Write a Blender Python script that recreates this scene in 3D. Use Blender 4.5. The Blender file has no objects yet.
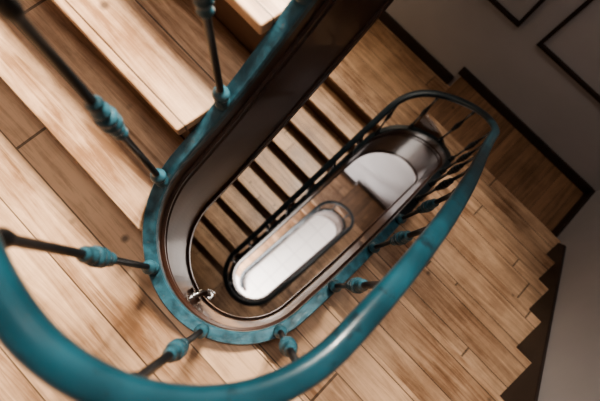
import bpy, math, random
from mathutils import Matrix, Vector
random.seed(3)
U=1.1
GD=6.65           # ground floor depth below the eye (units)
def W(s,t,d): return Vector((s*U,-t*U,(GD-d)*U))
TH=math.radians(5); cT,sT=math.cos(TH),math.sin(TH)
R=.2065; S0=.04; S1=1.17; TC=-.0975
ST=S1-S0; Q=math.pi*R/2; L=2*ST+4*Q
TURN=2.8; RI=TURN/18
def well2st(a,b): return (a*cT-b*sT, b*cT+a*sT)
def path(l,off=0.0):
    """returns (s,t),(ns,nt) in wall axes"""
    l=l%L
    if l<Q: a=l/R; c=(S0,TC); n=(-math.cos(a),math.sin(a))
    elif l<Q+ST: c=(S0+l-Q,TC); n=(0,1)
    elif l<3*Q+ST: a=(l-Q-ST)/R; c=(S1,TC); n=(math.sin(a),math.cos(a))
    elif l<3*Q+2*ST: c=(S1-(l-3*Q-ST),TC); n=(0,-1)
    else: a=(l-3*Q-2*ST)/R; c=(S0,TC); n=(-math.sin(a),-math.cos(a))
    p=(c[0]+n[0]*(R+off),c[1]+n[1]*(R+off))
    return well2st(*p), well2st(*n)
def hermite(keys,per):
    xs=[k[0] for k in keys]; ys=[k[1] for k in keys]; n=len(keys)-1
    dl=[(ys[i+1]-ys[i])/(xs[i+1]-xs[i]) for i in range(n)]
    m=[]
    for i in range(n+1):
        a=dl[(i-1)%n]; b=dl[i%n]
        m.append(0 if a*b<=0 else 2*a*b/(a+b))
    def f(x):
        k=math.floor(x/L); u=x-k*L
        for i in range(n):
            if u<=xs[i+1] or i==n-1:
                h=xs[i+1]-xs[i]; t=(u-xs[i])/h
                return k*per+(2*t**3-3*t*t+1)*ys[i]+(t**3-2*t*t+t)*h*m[i]+(-2*t**3+3*t*t)*ys[i+1]+(t**3-t*t)*h*m[i+1]
    return f
rim=hermite([(0,1.015),(Q,1.06),(Q+ST,1.96),(2*Q+ST,2.27),(3*Q+ST,2.50),(3*Q+2*ST,3.63),(L,3.815)],TURN)
hh=hermite([(0,.625),(Q,.525),(Q+ST,.45),(2*Q+ST,.45),(3*Q+ST,.51),(3*Q+2*ST,.6),(L,.625)],0)

# ------------------------------------------------------------ materials
def mat(name):
    m=bpy.data.materials.new(name); m.use_nodes=True
    return m,m.node_tree,m.node_tree.nodes['Principled BSDF']
def N(nt,t,**k):
    n=nt.nodes.new(t)
    for a,b in k.items(): setattr(n,a,b)
    return n
def simple(name,col,rough=.5,metal=0,var=.25,scale=8,bump=.1,coat=0,wear=None,lo=.60):
    m,nt,b=mat(name)
    tc=N(nt,'ShaderNodeTexCoord'); no=N(nt,'ShaderNodeTexNoise'); no.inputs['Scale'].default_value=scale; no.inputs['Detail'].default_value=6
    nt.links.new(tc.outputs['Object'],no.inputs['Vector'])
    r=N(nt,'ShaderNodeValToRGB'); e=r.color_ramp.elements
    e[0].position=.3; e[1].position=.7
    e[0].color=(*[c*(1-var) for c in col],1); e[1].color=(*[min(1,c*(1+var)) for c in col],1)
    nt.links.new(no.outputs['Fac'],r.inputs['Fac']); out=r.outputs['Color']
    if wear:
        n2=N(nt,'ShaderNodeTexNoise'); n2.inputs['Scale'].default_value=scale*1.7; n2.inputs['Detail'].default_value=10; n2.inputs['Roughness'].default_value=.75
        nt.links.new(tc.outputs['Object'],n2.inputs['Vector'])
        mr=N(nt,'ShaderNodeMapRange'); mr.inputs[1].default_value=lo; mr.inputs[2].default_value=lo+.08; nt.links.new(n2.outputs['Fac'],mr.inputs[0])
        mx=N(nt,'ShaderNodeMix',data_type='RGBA'); nt.links.new(mr.outputs[0],mx.inputs[0]); nt.links.new(out,mx.inputs[6]); mx.inputs[7].default_value=(*wear,1); out=mx.outputs[2]
    nt.links.new(out,b.inputs['Base Color'])
    b.inputs['Roughness'].default_value=rough; b.inputs['Metallic'].default_value=metal
    b.inputs['Coat Weight'].default_value=coat
    bp=N(nt,'ShaderNodeBump'); bp.inputs['Strength'].default_value=bump; bp.inputs['Distance'].default_value=.01
    nt.links.new(no.outputs['Fac'],bp.inputs['Height']); nt.links.new(bp.outputs['Normal'],b.inputs['Normal'])
    return m
def boards(name,c1,c2,width=.1,axis='X',rough=.38):
    """planks; axis = direction across the boards"""
    m,nt,b=mat(name); lk=nt.links.new
    tc=N(nt,'ShaderNodeTexCoord'); sp=N(nt,'ShaderNodeSeparateXYZ'); lk(tc.outputs['Object'],sp.inputs[0])
    ac=sp.outputs[0 if axis=='X' else 1]; al=sp.outputs[1 if axis=='X' else 0]
    def M(op,a,bv=None,c=None):
        n=N(nt,'ShaderNodeMath',operation=op)
        for i,v in enumerate((a,bv,c)):
            if v is None: continue
            if isinstance(v,(int,float)): n.inputs[i].default_value=v
            else: lk(v,n.inputs[i])
        return n.outputs[0]
    x=M('DIVIDE',ac,width); fx=M('FLOOR',x); fr=M('FRACT',x)
    zz=M('MULTIPLY',sp.outputs[2],5.77)
    fz=M('FLOOR',zz)
    wn=N(nt,'ShaderNodeTexWhiteNoise',noise_dimensions='2D')
    cb=N(nt,'ShaderNodeCombineXYZ'); lk(fx,cb.inputs[0]); lk(fz,cb.inputs[1]); lk(cb.outputs[0],wn.inputs['Vector'])
    y=M('ADD',M('DIVIDE',al,3.4),M('MULTIPLY',wn.outputs['Value'],7.0)); fy=M('FLOOR',y); fry=M('FRACT',y)
    cb2=N(nt,'ShaderNodeCombineXYZ'); lk(fx,cb2.inputs[0]); lk(fy,cb2.inputs[1]); lk(fz,cb2.inputs[2])
    wn2=N(nt,'ShaderNodeTexWhiteNoise',noise_dimensions='3D'); lk(cb2.outputs[0],wn2.inputs['Vector'])
    g=N(nt,'ShaderNodeCombineXYZ'); lk(M('MULTIPLY',ac,26),g.inputs[0]); lk(M('ADD',M('MULTIPLY',al,1.5),M('MULTIPLY',wn2.outputs['Value'],31.)),g.inputs[1]); lk(M('MULTIPLY',wn2.outputs['Value'],17.),g.inputs[2])
    no=N(nt,'ShaderNodeTexNoise'); no.inputs['Scale'].default_value=1.6; no.inputs['Detail'].default_value=7; no.inputs['Roughness'].default_value=.7; no.inputs['Distortion'].default_value=1.0
    lk(g.outputs[0],no.inputs['Vector'])
    nb=N(nt,'ShaderNodeTexNoise'); nb.inputs['Scale'].default_value=2.6; nb.inputs['Detail'].default_value=6; nb.inputs['Roughness'].default_value=.65; lk(tc.outputs['Object'],nb.inputs['Vector'])
    kv=N(nt,'ShaderNodeTexVoronoi'); kv.inputs['Scale'].default_value=6.0; lk(tc.outputs['Object'],kv.inputs['Vector'])
    kn=N(nt,'ShaderNodeMapRange'); kn.inputs[1].default_value=.03; kn.inputs[2].default_value=.09; kn.inputs[3].default_value=.35; kn.inputs[4].default_value=1; lk(kv.outputs['Distance'],kn.inputs[0])
    f=M('ADD',M('MULTIPLY',no.outputs['Fac'],2.1),M('MULTIPLY',wn2.outputs['Value'],.42)); f=M('SUBTRACT',M('ADD',f,M('MULTIPLY',nb.outputs['Fac'],1.7)),1.62)
    r=N(nt,'ShaderNodeValToRGB'); e=r.color_ramp.elements
    e[0].position=.0; e[0].color=(*c2,1); e[1].position=.9; e[1].color=(*c1,1); lk(f,r.inputs['Fac'])
    gap=M('MULTIPLY',M('GREATER_THAN',fr,.035),M('GREATER_THAN',fry,.0025))
    gp=M('MULTIPLY',M('ADD',M('MULTIPLY',gap,.7),.3),kn.outputs[0])
    mx=N(nt,'ShaderNodeVectorMath',operation='SCALE'); lk(r.outputs['Color'],mx.inputs[0]); lk(gp,mx.inputs['Scale'])
    lk(mx.outputs[0],b.inputs['Base Color'])
    rr=M('ADD',M('MULTIPLY',nb.outputs['Fac'],.4),rough-.18); lk(rr,b.inputs['Roughness'])
    bp=N(nt,'ShaderNodeBump'); bp.inputs['Strength'].default_value=.3; bp.inputs['Distance'].default_value=.004
    lk(M('ADD',gap,M('MULTIPLY',no.outputs['Fac'],.5)),bp.inputs['Height']); lk(bp.outputs['Normal'],b.inputs['Normal'])
    return m
M_tread=boards('tread_pine',(.67,.435,.275),(.21,.108,.056),.115,'X')
M_land=boards('landing_parquet',(.30,.165,.09),(.10,.052,.026),.075,'Y')
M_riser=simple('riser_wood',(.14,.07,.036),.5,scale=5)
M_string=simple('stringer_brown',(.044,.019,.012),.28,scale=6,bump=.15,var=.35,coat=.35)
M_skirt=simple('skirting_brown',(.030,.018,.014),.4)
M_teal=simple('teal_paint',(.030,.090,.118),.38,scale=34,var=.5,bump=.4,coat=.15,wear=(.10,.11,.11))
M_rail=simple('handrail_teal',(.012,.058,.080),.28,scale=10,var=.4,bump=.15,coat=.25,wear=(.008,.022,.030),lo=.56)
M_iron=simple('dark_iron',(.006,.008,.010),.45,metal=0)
M_shaded=simple('railing_paint_shaded',(.010,.016,.020),.4,scale=14,var=.35,bump=.12)  # darker copy of the teal: shade on the lower railing put into its colour
M_wall=simple('wall_plaster',(.46,.435,.435),.85,scale=3,var=.05,bump=.03)
M_chrome=simple('bracket_metal',(.6,.58,.56),.22,metal=1,var=.1)
m,nt,b=mat('ground_tiles'); br=N(nt,'ShaderNodeTexBrick'); tc=N(nt,'ShaderNodeTexCoord'); nt.links.new(tc.outputs['Object'],br.inputs['Vector'])
br.inputs['Color1'].default_value=(.82,.77,.73,1); br.inputs['Color2'].default_value=(.78,.73,.69,1); br.inputs['Mortar'].default_value=(.66,.61,.58,1)
br.inputs['Scale'].default_value=1; br.inputs['Brick Width'].default_value=.3; br.inputs['Row Height'].default_value=.3; br.inputs['Mortar Size'].default_value=.012; br.offset=0
nt.links.new(br.outputs['Color'],b.inputs['Base Color']); b.inputs['Roughness'].default_value=.8; M_tile=m

# ------------------------------------------------------------ helpers
import bmesh
def mesh(name,v,f,mats,parent=None,smooth=False,mi=None,bevel=0):
    me=bpy.data.meshes.new(name); me.from_pydata([tuple(x) for x in v],[],f); me.validate()
    for q in mats: me.materials.append(q)
    if mi: 
        for p,i in zip(me.polygons,mi): p.material_index=i
    bm=bmesh.new(); bm.from_mesh(me); bmesh.ops.recalc_face_normals(bm,faces=bm.faces); bm.to_mesh(me); bm.free()
    if smooth:
        for p in me.polygons: p.use_smooth=True
    o=bpy.data.objects.new(name,me); bpy.context.scene.collection.objects.link(o)
    if parent: o.parent=parent
    if bevel:
        bv=o.modifiers.new('bevel','BEVEL'); bv.width=bevel; bv.segments=3; bv.limit_method='ANGLE'
    return o
def empty(name):
    o=bpy.data.objects.new(name,None); bpy.context.scene.collection.objects.link(o); return o
def prism(V,F,poly,d0,d1):
    n=len(poly); b=len(V)
    V+= [W(s,t,d0) for s,t in poly]+[W(s,t,d1) for s,t in poly]
    F.append(list(range(b,b+n))); F.append(list(range(b+2*n-1,b+n-1,-1)))
    for i in range(n): F.append([b+i,b+(i+1)%n,b+n+(i+1)%n,b+n+i])
def box(V,F,s0,s1,t0,t1,d0,d1): prism(V,F,[(s0,t0),(s1,t0),(s1,t1),(s0,t1)],d0,d1)
def sweep(name,prof,l0,l1,n,mats,parent,closed=True,smooth=True,switch=None):
    V=[];F=[];k=None;MI=[]
    for i in range(n+1):
        l=l0+(l1-l0)*i/n
        pr=prof(l); k=len(pr)
        for o,d in pr:
            (s,t),_=path(l,o); V.append(W(s,t,d))
    for i in range(n):
        for j in range(k if closed else k-1):
            a=i*k+j;b_=i*k+(j+1)%k; F.append([a,b_,b_+k,a+k]); MI.append(1 if switch is not None and l0+(l1-l0)*i/n>switch else 0)
    if closed: F.append(list(range(k))); F.append([n*k+j for j in range(k)][::-1]); MI+=[0,1 if switch is not None else 0]
    return mesh(name,V,F,mats,parent,smooth,MI)

stairs=empty('wooden_staircase'); railing=empty('iron_stair_railing')
LS=-(Q+ST); LE=2*L
TL=-1.3; SN=-1.3; SF=1.91; SPL=-.06
G=.003
KS=1.4
def tw(s): return 1.02-.10*max(0,KS-s)      # slightly splayed right-hand wall
OFF=.026
def inner(la,lb,n=24): return [path(la+(lb-la)*i/n,OFF)[0] for i in range(n+1)]
PTS=inner(0,L,500)
def bound(side,s):
    cand=[]
    for i in range(len(PTS)-1):
        a,b_=PTS[i],PTS[i+1]
        if (a[0]-s)*(b_[0]-s)<=0 and a[0]!=b_[0]:
            cand.append(a[1]+(b_[1]-a[1])*(s-a[0])/(b_[0]-a[0]))
    if not cand: return None
    return max(cand) if side>0 else min(cand)
def strip(side,a,b_):
    ins=[];n=14
    for i in range(n+1):
        s=a+(b_-a)*i/n; t=bound(side,s)
        if t is None: t=SPL if s>1 else TC
        if side>0 and t<SPL and s>1: t=SPL
        ins.append((s,t))
    if side>0: return ins+[(b_,tw(b_)-G),(a,tw(a)-G)]
    return ins+[(b_,TL+G),(a,TL+G)]
RS=[-.12+1.53*i/7 for i in range(8)]
LSN=[1.33,1.18,1.02,.86,.68,.50,.31,.11,-.08]
NO=.022
TV=[];TF=[];BV=[];BF=[];LV=[];LF=[]
SLAB=.028
def right_flight(base):
    for i in range(7):
        d=base+RI*(i+1)
        prism(TV,TF,strip(1,RS[i],RS[i+1]+NO),d,d+SLAB)
        prism(BV,BF,strip(1,RS[i],RS[i+1]),d+SLAB,d+RI+.1)
def far_landing(base):
    d=base+RI*8
    prism(LV,LF,[(RS[7],SPL-NO),(SF-G,SPL-NO),(SF-G,tw(9)-G),(RS[7],tw(9)-G)],d,d+SLAB)
    prism(BV,BF,[(RS[7],SPL),(SF-G,SPL),(SF-G,tw(9)-G),(RS[7],tw(9)-G)],d+SLAB,d+RI+.1)
    d+=RI
    ins=[]
    for i in range(15):
        s=LSN[0]+(RS[7]-LSN[0])*i/14; t=bound(-1,s); ins.append((s,SPL if t is None else t))
    pol=[(LSN[0]-NO,bound(-1,LSN[0]))]+ins+[(RS[7],SPL),(SF-G,SPL),(SF-G,TL+G),(LSN[0]-NO,TL+G)]
    prism(TV,TF,pol,d,d+SLAB); pol=[(max(p[0],LSN[0]),p[1]) for p in pol[1:]]
    prism(BV,BF,pol,d+SLAB,d+RI+.1)
def left_flight(base):
    for j in range(8):
        d=base+RI*(10+j)
        prism(TV,TF,strip(-1,LSN[j],LSN[j+1]-NO),d,d+SLAB)
        prism(BV,BF,strip(-1,LSN[j],LSN[j+1]),d+SLAB,d+RI+.1)
def near_landing(d):
    pts=inner(-Q,Q,80)
    pts=[p for p in pts if (p[1]<TC and p[0]<LSN[8]) or (p[1]>=TC and p[0]<RS[0])]
    e=SN+G
    pol=[(e,tw(SN)-G),(e,TL+G),(LSN[8],TL+G),(LSN[8],bound(-1,LSN[8]))]+pts+[(RS[0],bound(1,RS[0])),(RS[0]+NO,bound(1,RS[0]+NO)),(RS[0]+NO,tw(RS[0])-G)]
    prism(TV,TF,pol,d,d+SLAB)
    pol2=pol[:-2]+[(RS[0],tw(RS[0])-G)]
    prism(BV,BF,pol2,d+SLAB,d+RI+.1)
F0=1.05
left_flight(F0-TURN)
for k in range(2):
    near_landing(F0+TURN*k); right_flight(F0+TURN*k); far_landing(F0+TURN*k); left_flight(F0+TURN*k)
mesh('treads',TV,TF,[M_tread],stairs,bevel=.010)
mesh('landing_boards',LV,LF,[M_land],stairs,bevel=.008)
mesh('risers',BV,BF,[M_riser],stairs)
SH=.45
def clampd(d): return min(d,GD-.004)
NS=900
sweep('stringer',lambda l:[(0,clampd(rim(l))),(OFF+.004,clampd(rim(l))),(OFF+.004,clampd(rim(l)+SH)),(0,clampd(rim(l)+SH))],LS,LE,NS,[M_string],stairs,smooth=False)
for nm,dd,hgt,o in (('stringer_bead_upper',.06,.014,-.006),('stringer_bead_lower',SH-.03,.03,-.006),('stringer_bead_mid',.095,.008,-.004)):
    sweep(nm,lambda l:[(o,clampd(rim(l)+dd)),(.004,clampd(rim(l)+dd-.006)),(.004,clampd(rim(l)+dd+hgt)),(o,clampd(rim(l)+dd+hgt-.006))],LS,LE-.2,NS,[M_string],stairs,smooth=False)
sweep('rim_bar',lambda l:[(-.003,rim(l)-.013),(.0,rim(l)-.017),(.025,rim(l)-.017),(.028,rim(l)-.013),(.028,rim(l)+.008),(-.003,rim(l)+.008)],LS,LE-.05,NS,[M_teal,M_shaded],railing,smooth=False,switch=Q+ST*.45)
def rp(l):
    c=.013; d=rim(l)-hh(l); out=[]
    for k in range(14):
        a=2*math.pi*k/14
        out.append((c+.019*math.copysign(abs(math.cos(a))**.8,math.cos(a)), d+.017*math.copysign(abs(math.sin(a))**.8,math.sin(a))))
    return out
sweep('handrail',rp,LS,LE-.05,NS,[M_rail,M_shaded],railing,switch=Q+ST+.4*Q)
BVv=[];BFf=[];BM=[]
def lathe(c,z0,prof,seg=14,dark=False):
    b=len(BVv)
    for r,z,mi in prof:
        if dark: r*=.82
        for k in range(seg):
            a=2*math.pi*k/seg; BVv.append(Vector((c.x+r*U*math.cos(a),c.y+r*U*math.sin(a),z0+z*U)))
    for i in range(len(prof)-1):
        for k in range(seg):
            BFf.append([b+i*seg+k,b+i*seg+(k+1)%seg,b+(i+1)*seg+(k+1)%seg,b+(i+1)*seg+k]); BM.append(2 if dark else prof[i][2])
sp=L/20
k=-8
while (k+.5)*sp<LE-.15:
    l=(k+.5)*sp
    if l>LS+.03:
        (s,t),_=path(l,.013); p=W(s,t,rim(l)); H=hh(l)-.012
        q=.0065
        pr=[(.015,.010,0),(.015,.028,0),(.010,.031,0),(.010,.037,0),(.015,.042,0),(.0170,.050,0),(.015,.058,0),(.010,.063,0),(q,.068,1)]
        m0=H*.56
        pr+=[(q,m0-.056,1),(.010,m0-.052,0),(.0125,m0-.047,0),(.009,m0-.041,0)]
        for j in range(4):
            z=m0-.034+j*.019; rr=(.0135,.0165,.0165,.0135)[j]
            pr+=[(rr-.006,z-.002,0),(rr,z+.004,0),(rr,z+.010,0),(rr-.006,z+.016,0)]
        pr+=[(.009,m0+.045,0),(.0125,m0+.050,0),(.010,m0+.056,0),(q,m0+.060,1)]
        pr+=[(q,H-.045,1),(.009,H-.042,1),(.011,H-.03,1),(.009,H-.018,1),(.009,H,0)]
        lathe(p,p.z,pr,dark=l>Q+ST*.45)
    k+=1
mesh('balusters',BVv,BFf,[M_teal,M_iron,M_shaded],railing,True,BM)

br_=empty('metal_bracket')
def tube(name,pts,r,par,m,seg=10):
    cu=bpy.data.curves.new(name,'CURVE'); cu.dimensions='3D'; sp_=cu.splines.new('POLY'); sp_.points.add(len(pts)-1)
    for a,p in zip(sp_.points,pts): a.co=(*p,1)
    cu.bevel_depth=r; cu.bevel_resolution=4; cu.use_fill_caps=True; cu.materials.append(m)
    o=bpy.data.objects.new(name,cu); bpy.context.scene.collection.objects.link(o); o.parent=par
def bp_(l,off,d):
    (s,t),_=path(l,off); return W(s,t,d)
tube('plate',[bp_(-.01,-.001,1.30),bp_(-.01,-.010,1.30)],.026,br_,M_chrome)
tube('arm',[bp_(-.01,.0,1.30),bp_(-.005,-.022,1.30),bp_(.005,-.03,1.33),bp_(.015,-.03,1.38)],.012,br_,M_chrome)
tube('tip',[bp_(.012,-.03,1.37),bp_(.018,-.03,1.41)],.018,br_,M_chrome)

# ------------------------------------------------------------ room shell
TOP=-2.6; th=.12
def wall(name,*a,m=M_wall):
    V=[];F=[]; box(V,F,*a); return mesh(name,V,F,[m])
V=[];F=[]; prism(V,F,[(SN-th,tw(SN-th)),(KS,tw(KS)),(SF+th,tw(9)),(SF+th,tw(9)+th),(SN-th,tw(9)+th)],TOP,GD); mesh('wall_right',V,F,[M_wall])
wall('wall_left',SN-th,SF+th,TL-th,TL,TOP,GD)
wall('wall_far',SF,SF+th,TL,tw(9),TOP,GD)
wall('wall_near',SN-th,SN,TL,tw(SN),TOP,GD)
wall('floor',SN-th,SF+th,TL-th,tw(9)+th,GD,GD+.1,m=M_tile)
wall('ceiling',SN-th,SF+th,TL-th,tw(9)+th,TOP-.1,TOP)
def skirt(name,V,F): mesh(name,V,F,[M_skirt],bevel=.003)
RV=[];RF=[];FV=[];FFc=[];LVv=[];LFf=[];NVv=[];NFf=[]
HS=.075; TK=.015
def vprism_t(V,F,poly,t0,t1):
    n=len(poly); b=len(V)
    A0=(lambda s:t0(s)) if callable(t0) else (lambda s:t0)
    A1=(lambda s:t1(s)) if callable(t1) else (lambda s:t1)
    V+=[W(s,A0(s),d) for s,d in poly]+[W(s,A1(s),d) for s,d in poly]
    F.append(list(range(b,b+n))); F.append(list(range(b+2*n-1,b+n-1,-1)))
    for i in range(n): F.append([b+i,b+(i+1)%n,b+n+(i+1)%n,b+n+i])
for k in range(2):
    b0=F0+TURN*k
    dl=b0+8*RI
    a=RS[0]; e=KS-.02
    top=lambda s: b0-HS+(dl-RI+.02-b0)*(s-a)/(RS[7]-a)
    vprism_t(RV,RF,[(SN+.02,b0-HS),(a,b0-HS),(e,top(e)),(e,top(e)+.5),(a,b0+RI+.08),(SN+.02,b0+.02)],lambda s:tw(s)-TK,lambda s:tw(s)-.0005)
    vprism_t(RV,RF,[(e,top(e)),(RS[7]+.04,dl-HS),(SF-.001,dl-HS),(SF-.001,dl+.02),(e,dl+.02)],1.02-TK,1.0195)
    box(FV,FFc,SF-TK,SF,SPL-.05,1.02-TK,dl-HS,dl); box(FV,FFc,SF-TK,SF,TL,SPL-.05,dl+RI-HS-.02,dl+RI)
    b1=b0+TURN
    vprism_t(LVv,LFf,[(SF,dl+RI-HS),(LSN[0]+.05,dl+RI-HS),(LSN[8],b1-RI-HS),(LSN[8]-.05,b1-HS),(SN,b1-HS),(SN,b1-.001),(LSN[8],b1-.001),(LSN[0],dl+2*RI+.05),(LSN[0],dl+RI+.02),(SF,dl+RI+.02)],TL,TL+TK)
    box(NVv,NFf,SN,SN+TK,TL+TK,tw(SN)-TK,b0-HS,b0)
vprism_t(LVv,LFf,[(LSN[0],F0-TURN+9*RI-HS),(LSN[8],F0-RI-HS),(LSN[8]-.05,F0-HS),(SN,F0-HS),(SN,F0),(LSN[8],F0),(LSN[0],F0-TURN+10*RI+.05)],TL,TL+TK)
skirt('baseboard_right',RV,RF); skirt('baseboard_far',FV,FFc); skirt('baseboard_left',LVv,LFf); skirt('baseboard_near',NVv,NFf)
ti=1
for (a,b_) in ((.09,.92),(-1.2,-.04)):
    V=[];F=[]; w=.020
    d0,d1=1.74,.45
    for q in ((a,b_,d0-w,d0),(a,b_,d1,d1+w),(a,a+w,d1+w,d0-w),(b_-w,b_,d1+w,d0-w)): box(V,F,SF-.016,SF,q[0],q[1],q[2],q[3])
    mesh('trim_%d'%ti,V,F,[M_skirt]); ti+=1

# ------------------------------------------------------------ light
def area(name,loc,tgt,sx,sy,e,col,spread=180):
    l=bpy.data.lights.new(name,'AREA'); l.shape='RECTANGLE'; l.size=sx; l.size_y=sy; l.energy=e; l.color=col; l.spread=math.radians(spread)
    o=bpy.data.objects.new(name,l); bpy.context.scene.collection.objects.link(o); o.location=loc
    o.rotation_euler=(tgt-loc).to_track_quat('-Z','Y').to_euler(); return o
area('upper_key_light',W(1.75,-.85,-1.25),W(.45,-.78,.7),.7,.7,84,(1,.91,.78),66)  # unseen key light added for the step shadows; no window is modelled
area('overhead_fill_light',W(.5,-.3,-2.4),W(.6,-.1,1),.8,.8,17,(1,.95,.9),110)  # added overhead fill; the ceiling has no opening
area('ground_fill_light',W(-1.1,-.1,5.2),W(.8,0,6.6),1.4,1.0,230,(1,.97,.94))  # lamp added to brighten the ground floor; there is no door
area('lower_fill_light',W(1.75,-.2,3.6),W(.5,0,4.6),.9,.6,8,(1,.92,.82))  # added fill for the lower flights, not a window
area('flight_fill_light',W(1.2,-1.2,1.6),W(.5,-.5,3.2),.5,.5,5.5,(1,.82,.60))  # added lamp lifting the steps below the left flight; wall has no window
w=bpy.data.worlds.new('world'); bpy.context.scene.world=w; w.use_nodes=True
w.node_tree.nodes['Background'].inputs[0].default_value=(.6,.65,.7,1); w.node_tree.nodes['Background'].inputs[1].default_value=.3

# ------------------------------------------------------------ camera
f=400.; n=Vector((-42,-88,-f)).normalized()
a0=(Vector((1,0,0))-n*n.x).normalized(); b0=a0.cross(n)
if b0.y<0: b0=-b0
A=math.radians(44)
Xw=a0*math.cos(A)+b0*math.sin(A); Tv=a0*math.sin(A)-b0*math.cos(A); Yw=-Tv; Zw=-n
M3=Matrix((Xw,Yw,Zw))
cam=bpy.data.cameras.new('camera'); co=bpy.data.objects.new('camera',cam); bpy.context.scene.collection.objects.link(co)
co.matrix_world=Matrix.Translation(W(0,0,0))@M3.to_4x4()
cam.sensor_width=36; cam.lens=24; cam.clip_start=.01
cam.dof.use_dof=True; cam.dof.focus_distance=1.0*U; cam.dof.aperture_fstop=2.4
bpy.context.scene.camera=co
bpy.context.scene.view_settings.view_transform='AgX'
bpy.context.scene.view_settings.look='AgX - Medium High Contrast'
bpy.context.scene.view_settings.exposure=.15
